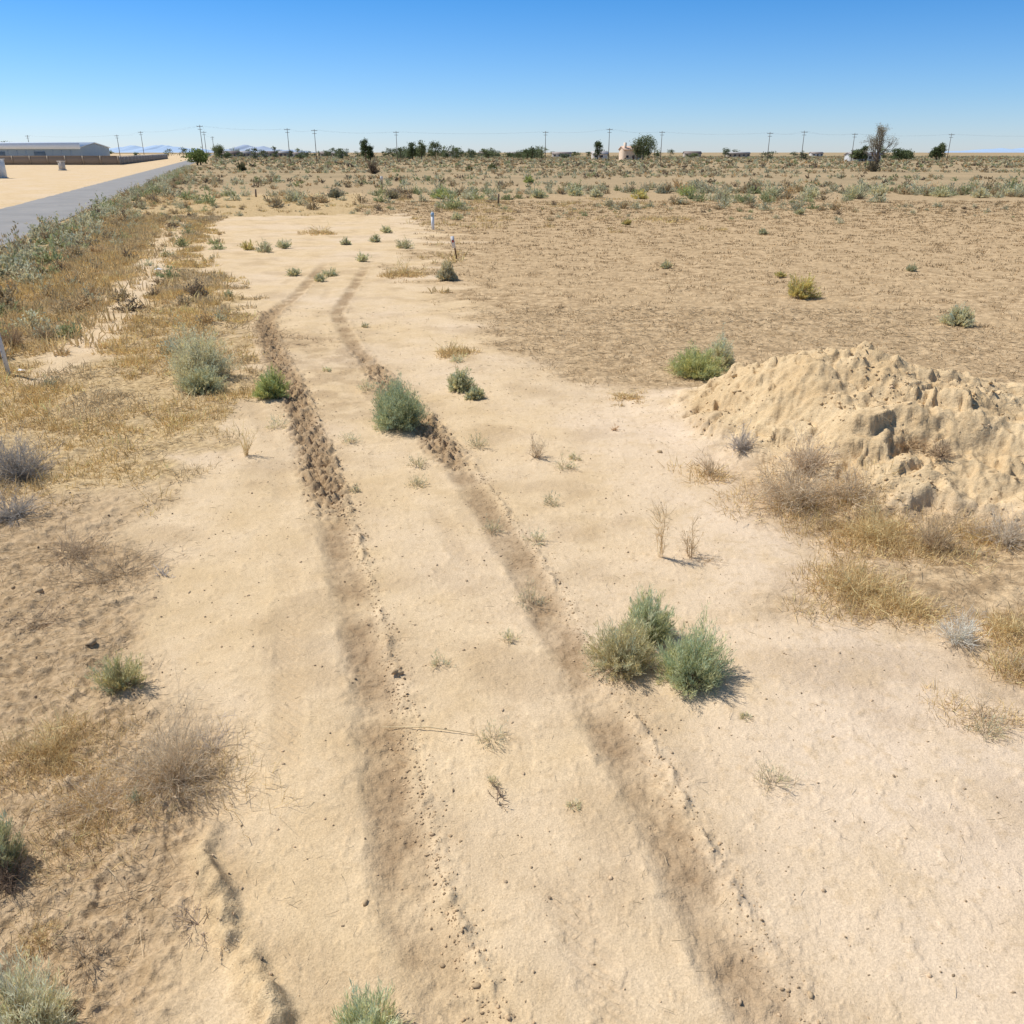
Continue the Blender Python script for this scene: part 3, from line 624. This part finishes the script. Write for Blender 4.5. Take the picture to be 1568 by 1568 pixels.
def house(name,u,y,L,D,h,hr,wall,roof,rz=0,chim=False):
    x=colx(u,y); e=empty(name,(x,y,0)); e.rotation_euler=(0,0,rz)
    part(e,"walls",lambda m: gwall(m,0,0,L,D,h,hr-.2,wall)); part(e,"roof",lambda m: gable(m,0,0,L,D,h+.15,hr,roof,.5))
    def win(m):
        for q in np.arange(-L/2+2,L/2-1,3.6): box(m,(q,-D/2-.03,1.7),(1.4,.08,1.2),(.05,.06,.08))
    part(e,"windows",win)
    part(e,"door",lambda m: box(m,(.2,-D/2-.03,1.05),(1.0,.1,2.1),(.18,.10,.06)))
    if chim: part(e,"chimney",lambda m: box(m,(-L/2+1.2,-D/4,hr*.62),(1.3,1.3,hr*1.25),wall))
house("stucco_house",966,520,11,9,5.2,7.2,(.80,.62,.45),(.6,.40,.28),.2,True)
house("stucco_house",918,560,9,8,3.0,4.6,(.75,.70,.62),(.55,.5,.45))
house("ranch_house",1322,430,14,8,2.9,4.0,(.62,.62,.60),(.34,.30,.28),0)
for q,u in enumerate([352,372,395,412,430,455,500,520,690,745,790,860,1060,1130,1250]):
    yy=rng.uniform(740,900); house("ranch_house",u,yy,rng.uniform(10,18),9,rng.uniform(2.6,3.2),rng.uniform(4.0,5.0),[(.5,.44,.36),(.40,.34,.27),(.6,.56,.5)][q%3],[(.2,.15,.12),(.3,.24,.2),(.36,.33,.3)][(q*2)%3],0)
def pole(u, y, h, name="utility_pole"):
    x=colx(u,y); mb=MB(); r=.17 if y<500 else .22
    tube(mb,[(x,y,-.3),(x,y,h)],[r,r*.6],8,(.16,.13,.11)); box(mb,(x,y-.15,h-.6),(2.6,.14,.16),(.17,.14,.11)); box(mb,(x,y-.15,h-1.7),(1.8,.12,.14),(.17,.14,.11))
    for q in (-1.2,-.5,.5,1.2): tube(mb,[(x+q,y-.15,h-.52),(x+q,y-.15,h-.3)],[.05,.04],6,(.3,.3,.3))
    put(name,mb,M_wood,origin=(x,y,0)); return (x,y,h-.3)
tops=[pole(u,y,h) for u,y,h in [(47,560,13.5),(183,520,13),(220,480,14),(311,390,14.5)]]
t2=[pole(u,y,h) for u,y,h in [(316,480,14),(328,640,14)]]
t3=[pole(u,y,h) for u,y,h in [(443,400,13.5),(484,395,13),(608,430,13),(835,430,13),(932,400,13.5),(1012,430,13),(1176,400,12),(1228,400,12.5),(1305,420,12),(1452,430,12),(1640,430,12)]]
mb=MB()
def wires(ts):
    for a,b in zip(ts[:-1],ts[1:]):
        for o in (-1.2,1.2):
            A=np.array(a)+[o,0,0]; B=np.array(b)+[o,0,0]; pts=[A*(1-s)+B*s-np.array([0,0,4*s*(1-s)*.9]) for s in np.linspace(0,1,9)]; tube(mb,pts,[.012]*9,3,(.16,.16,.16),False)
wires(tops+[t3[0]]); wires([tops[-1]]+t2); wires(t3); put("power_lines",mb,M_paint)
# trees
def tree(mb, x, y, H, W, col, n=420, trunk=.35, dense=1., leaf=.55, low=.2):
    th=H*.35; lean=rng.normal(0,.03*H,2)
    tube(mb,[(x,y,-.2),(x+lean[0]*.4,y+lean[1]*.4,th),(x+lean[0],y+lean[1],H*.8)],[trunk,trunk*.7,trunk*.2],7,(.16,.12,.08))
    nc=int(20*dense); az=rng.uniform(0,6.28,nc); rad=W/2*np.sqrt(rng.uniform(0.03,1,nc))*.8; hz=H*rng.uniform(low+.06,.9,nc)
    rad*=np.sqrt(np.clip(1-((hz/H-.45)/.55)**2,.1,1))
    C=np.stack([x+np.cos(az)*rad+lean[0]*.6,y+np.sin(az)*rad,hz],1)
    for c in C[:8]: tube(mb,[(x+lean[0]*.4,y,min(th,c[2]*.7)),((x+c[0])/2,(y+c[1])/2,c[2]*.8),tuple(c)],[trunk*.4,trunk*.25,trunk*.08],5,(.16,.12,.08),False)
    k=n//nc; p=np.repeat(C,k,0)+rng.normal(0,1,(nc*k,3))*np.array([W*.10,W*.10,H*.07]); p[:,2]=np.maximum(p[:,2],H*low*.4)
    sh=np.repeat(rng.uniform(.6,1.3,(nc,1)),k,0)
    leaves(mb,p,nrm(rng.normal(size=p.shape)+[0,0,.3]),leaf*rng.uniform(.6,1.3,len(p)),leaf*.7,np.array([1.7,1.65,1.45])*np.array(col)*sh*rng.uniform(.7,1.3,(len(p),1)))
DK=(.075,.095,.05); OL=(.11,.13,.07)
for (u,y,H,W,c) in [(560,420,9.5,5,DK),(567,425,6.5,4,DK),(985,500,13.5,13,OL),(993,505,12,9,DK),(976,498,11,7,OL),(915,540,9.5,6,DK),(300,300,5.0,7,(.13,.16,.06)),(305,310,4.5,5,(.10,.14,.05)),(335,560,8,9,OL),(1440,470,8,6,OL),(1436,470,7,5,DK),(1378,430,5.5,10,DK),(1390,440,5,7,OL),(20,520,8.5,9,OL),(8,500,9,5,DK),(130,520,7.5,7,DK),(1322,420,6.5,5,DK),(1312,422,5,6,OL),(632,520,9,6,DK),(645,515,10,7,OL),(667,520,9.5,8,OL)]:
    mb=MB(); x=colx(u,y); tree(mb,x,y,H,W,c,1500,.3,leaf=.6); put("shade_tree",mb,M_leaf,origin=(x,y,0))
def branch(mb, p, d, L, r, depth, tips):
    n=4; pts=[p]; dd=d.copy()
    for _ in range(n):
        dd=nrm(dd+rng.normal(0,.13,3)+[0,0,.05]); pts.append(pts[-1]+dd*L/n)
    tube(mb,pts,list(np.linspace(r,r*.6,n+1)),5 if depth<2 else 3,(.30,.24,.18),False)
    if depth>=4: tips.append(pts[-1]); tips.append(pts[2]); return
    for q in range(3 if depth else 4):
        s=pts[rng.integers(2,5)]; branch(mb,s,nrm(dd+rng.normal(0,.36,3)+[0,0,.25]),L*.70,r*.55,depth+1,tips)
mb=MB(); x,y=P(1341,263); tips=[]
for q in range(3): branch(mb,np.array([x+rng.normal(0,.25),y,0.]),nrm(np.array([rng.normal(0,.08),rng.normal(0,.08),1])),3.6,.20,0,tips)
tp=np.array(tips); k=6; p=np.repeat(tp,k,0)+rng.normal(0,.28,(len(tp)*k,3))
leaves(mb,p,nrm(rng.normal(size=p.shape)),.22,.09,np.array([.36,.33,.24])*rng.uniform(.7,1.3,(len(p),1)))
shrub(mb,(x-.8,y,0),2.0,3.2,120,12,.35,.12,(.10,.10,.07),open_=.2,wood=.04); put("tamarisk_tree",mb,M_leaf,origin=(x,y,0)); print('tips',len(tips),tp[:,2].max())
mb=MB()
for u in np.concatenate([rng.uniform(270,520,28),rng.uniform(500,620,12),rng.uniform(600,830,60),rng.uniform(830,1010,12),rng.uniform(1010,1568,14),rng.uniform(-200,270,14),rng.uniform(1568,1900,10)]):
    y=rng.uniform(560,950); tree(mb,colx(u,y),y,rng.uniform(3.0,8.4),rng.uniform(5,12),[DK,OL,(.10,.12,.08)][rng.integers(3)],340,.25,.6,.8,.0)
put("distant_tree_line",mb,M_leaf)
def ridge(name,u0,u1,hpx,y,seed,col):
    n=90; us=np.linspace(u0,u1,n); xs=colx(us,y); env=np.sin(np.linspace(0,math.pi,n))**.6
    h=hpx/F*y*CP*env*(.65+.6*fbm(us,us*0,.02,4,seed)); mb=MB()
    V=np.concatenate([np.stack([xs,np.full(n,y-900.),np.full(n,-5.)],1),np.stack([xs,np.full(n,y-350.)+150*noise(us*.1,us*0,seed),h*.5],1),np.stack([xs,np.full(n,float(y)),np.maximum(h,0)],1),np.stack([xs,np.full(n,y+900.),np.full(n,-5.)],1)])
    T=[]
    for r in range(3):
        for q in range(n-1): a=r*n+q; T+=[[a,a+1,a+1+n],[a,a+1+n,a+n]]
    mb.add(V,T,col); put(name,mb,M_paint,True)
ridge("distant_mountains",150,330,14,9800,3,(.36,.47,.60)); ridge("distant_mountains",325,470,12,9000,9,(.36,.42,.50)); ridge("distant_mountains",1440,1900,10,9800,14,(.36,.47,.60)); ridge("distant_mountains",-400,200,12,10200,19,(.36,.47,.60))  # bluish ridge colours carry the atmospheric haze, painted into the albedo
print("plant tris", NTRI[0])
# ---------------------------------------------------------------- light
EL=math.radians(54); AZ=math.radians(-65)
sd=Vector((math.sin(AZ)*math.cos(EL),math.cos(AZ)*math.cos(EL),math.sin(EL)))
sl=bpy.data.lights.new("sun",'SUN'); sl.energy=4.95; sl.angle=math.radians(.53); sl.color=(1,.97,.93)
so=bpy.data.objects.new("sun",sl); scene.collection.objects.link(so); so.rotation_euler=sd.to_track_quat('Z','Y').to_euler(); so.location=(0,0,50)
w=bpy.data.worlds.new("World"); scene.world=w; w.use_nodes=True; nt=w.node_tree; g=NT(nt)
sky=nt.nodes.new('ShaderNodeTexSky'); sky.sky_type='NISHITA'; sky.sun_disc=False; sky.sun_elevation=EL; sky.sun_rotation=AZ%(2*math.pi)
sky.altitude=700; sky.air_density=1.0; sky.dust_density=.25; sky.ozone_density=3.0
# clear desert air: deepen the blue with elevation (world direction)
tc=g.n('ShaderNodeTexCoord'); sx=g.n('ShaderNodeSeparateXYZ'); g.l(tc.outputs['Generated'],sx.inputs[0])
cr=g.n('ShaderNodeValToRGB'); g.l(sx.outputs['Z'],cr.inputs[0]); e=cr.color_ramp.elements
e[0].position=0; e[0].color=(.80,.92,1.26,1); e[1].position=1; e[1].color=(1.0,1.0,1.0,1)
for p_,c_ in ((.05,(.58,.83,1.20,1)),(.15,(.26,.67,1.10,1)),(.3,(.45,.78,1.05,1)),(.5,(1.0,1.0,1.0,1))):
    q=e.new(p_); q.color=c_
vm=g.mix(1.0,sky.outputs[0],cr.outputs[0],'MULTIPLY')
bg=nt.nodes['Background']; g.l(vm,bg.inputs[0]); bg.inputs[1].default_value=.115
scene.view_settings.view_transform='Standard'; scene.view_settings.look='None'; scene.view_settings.exposure=0
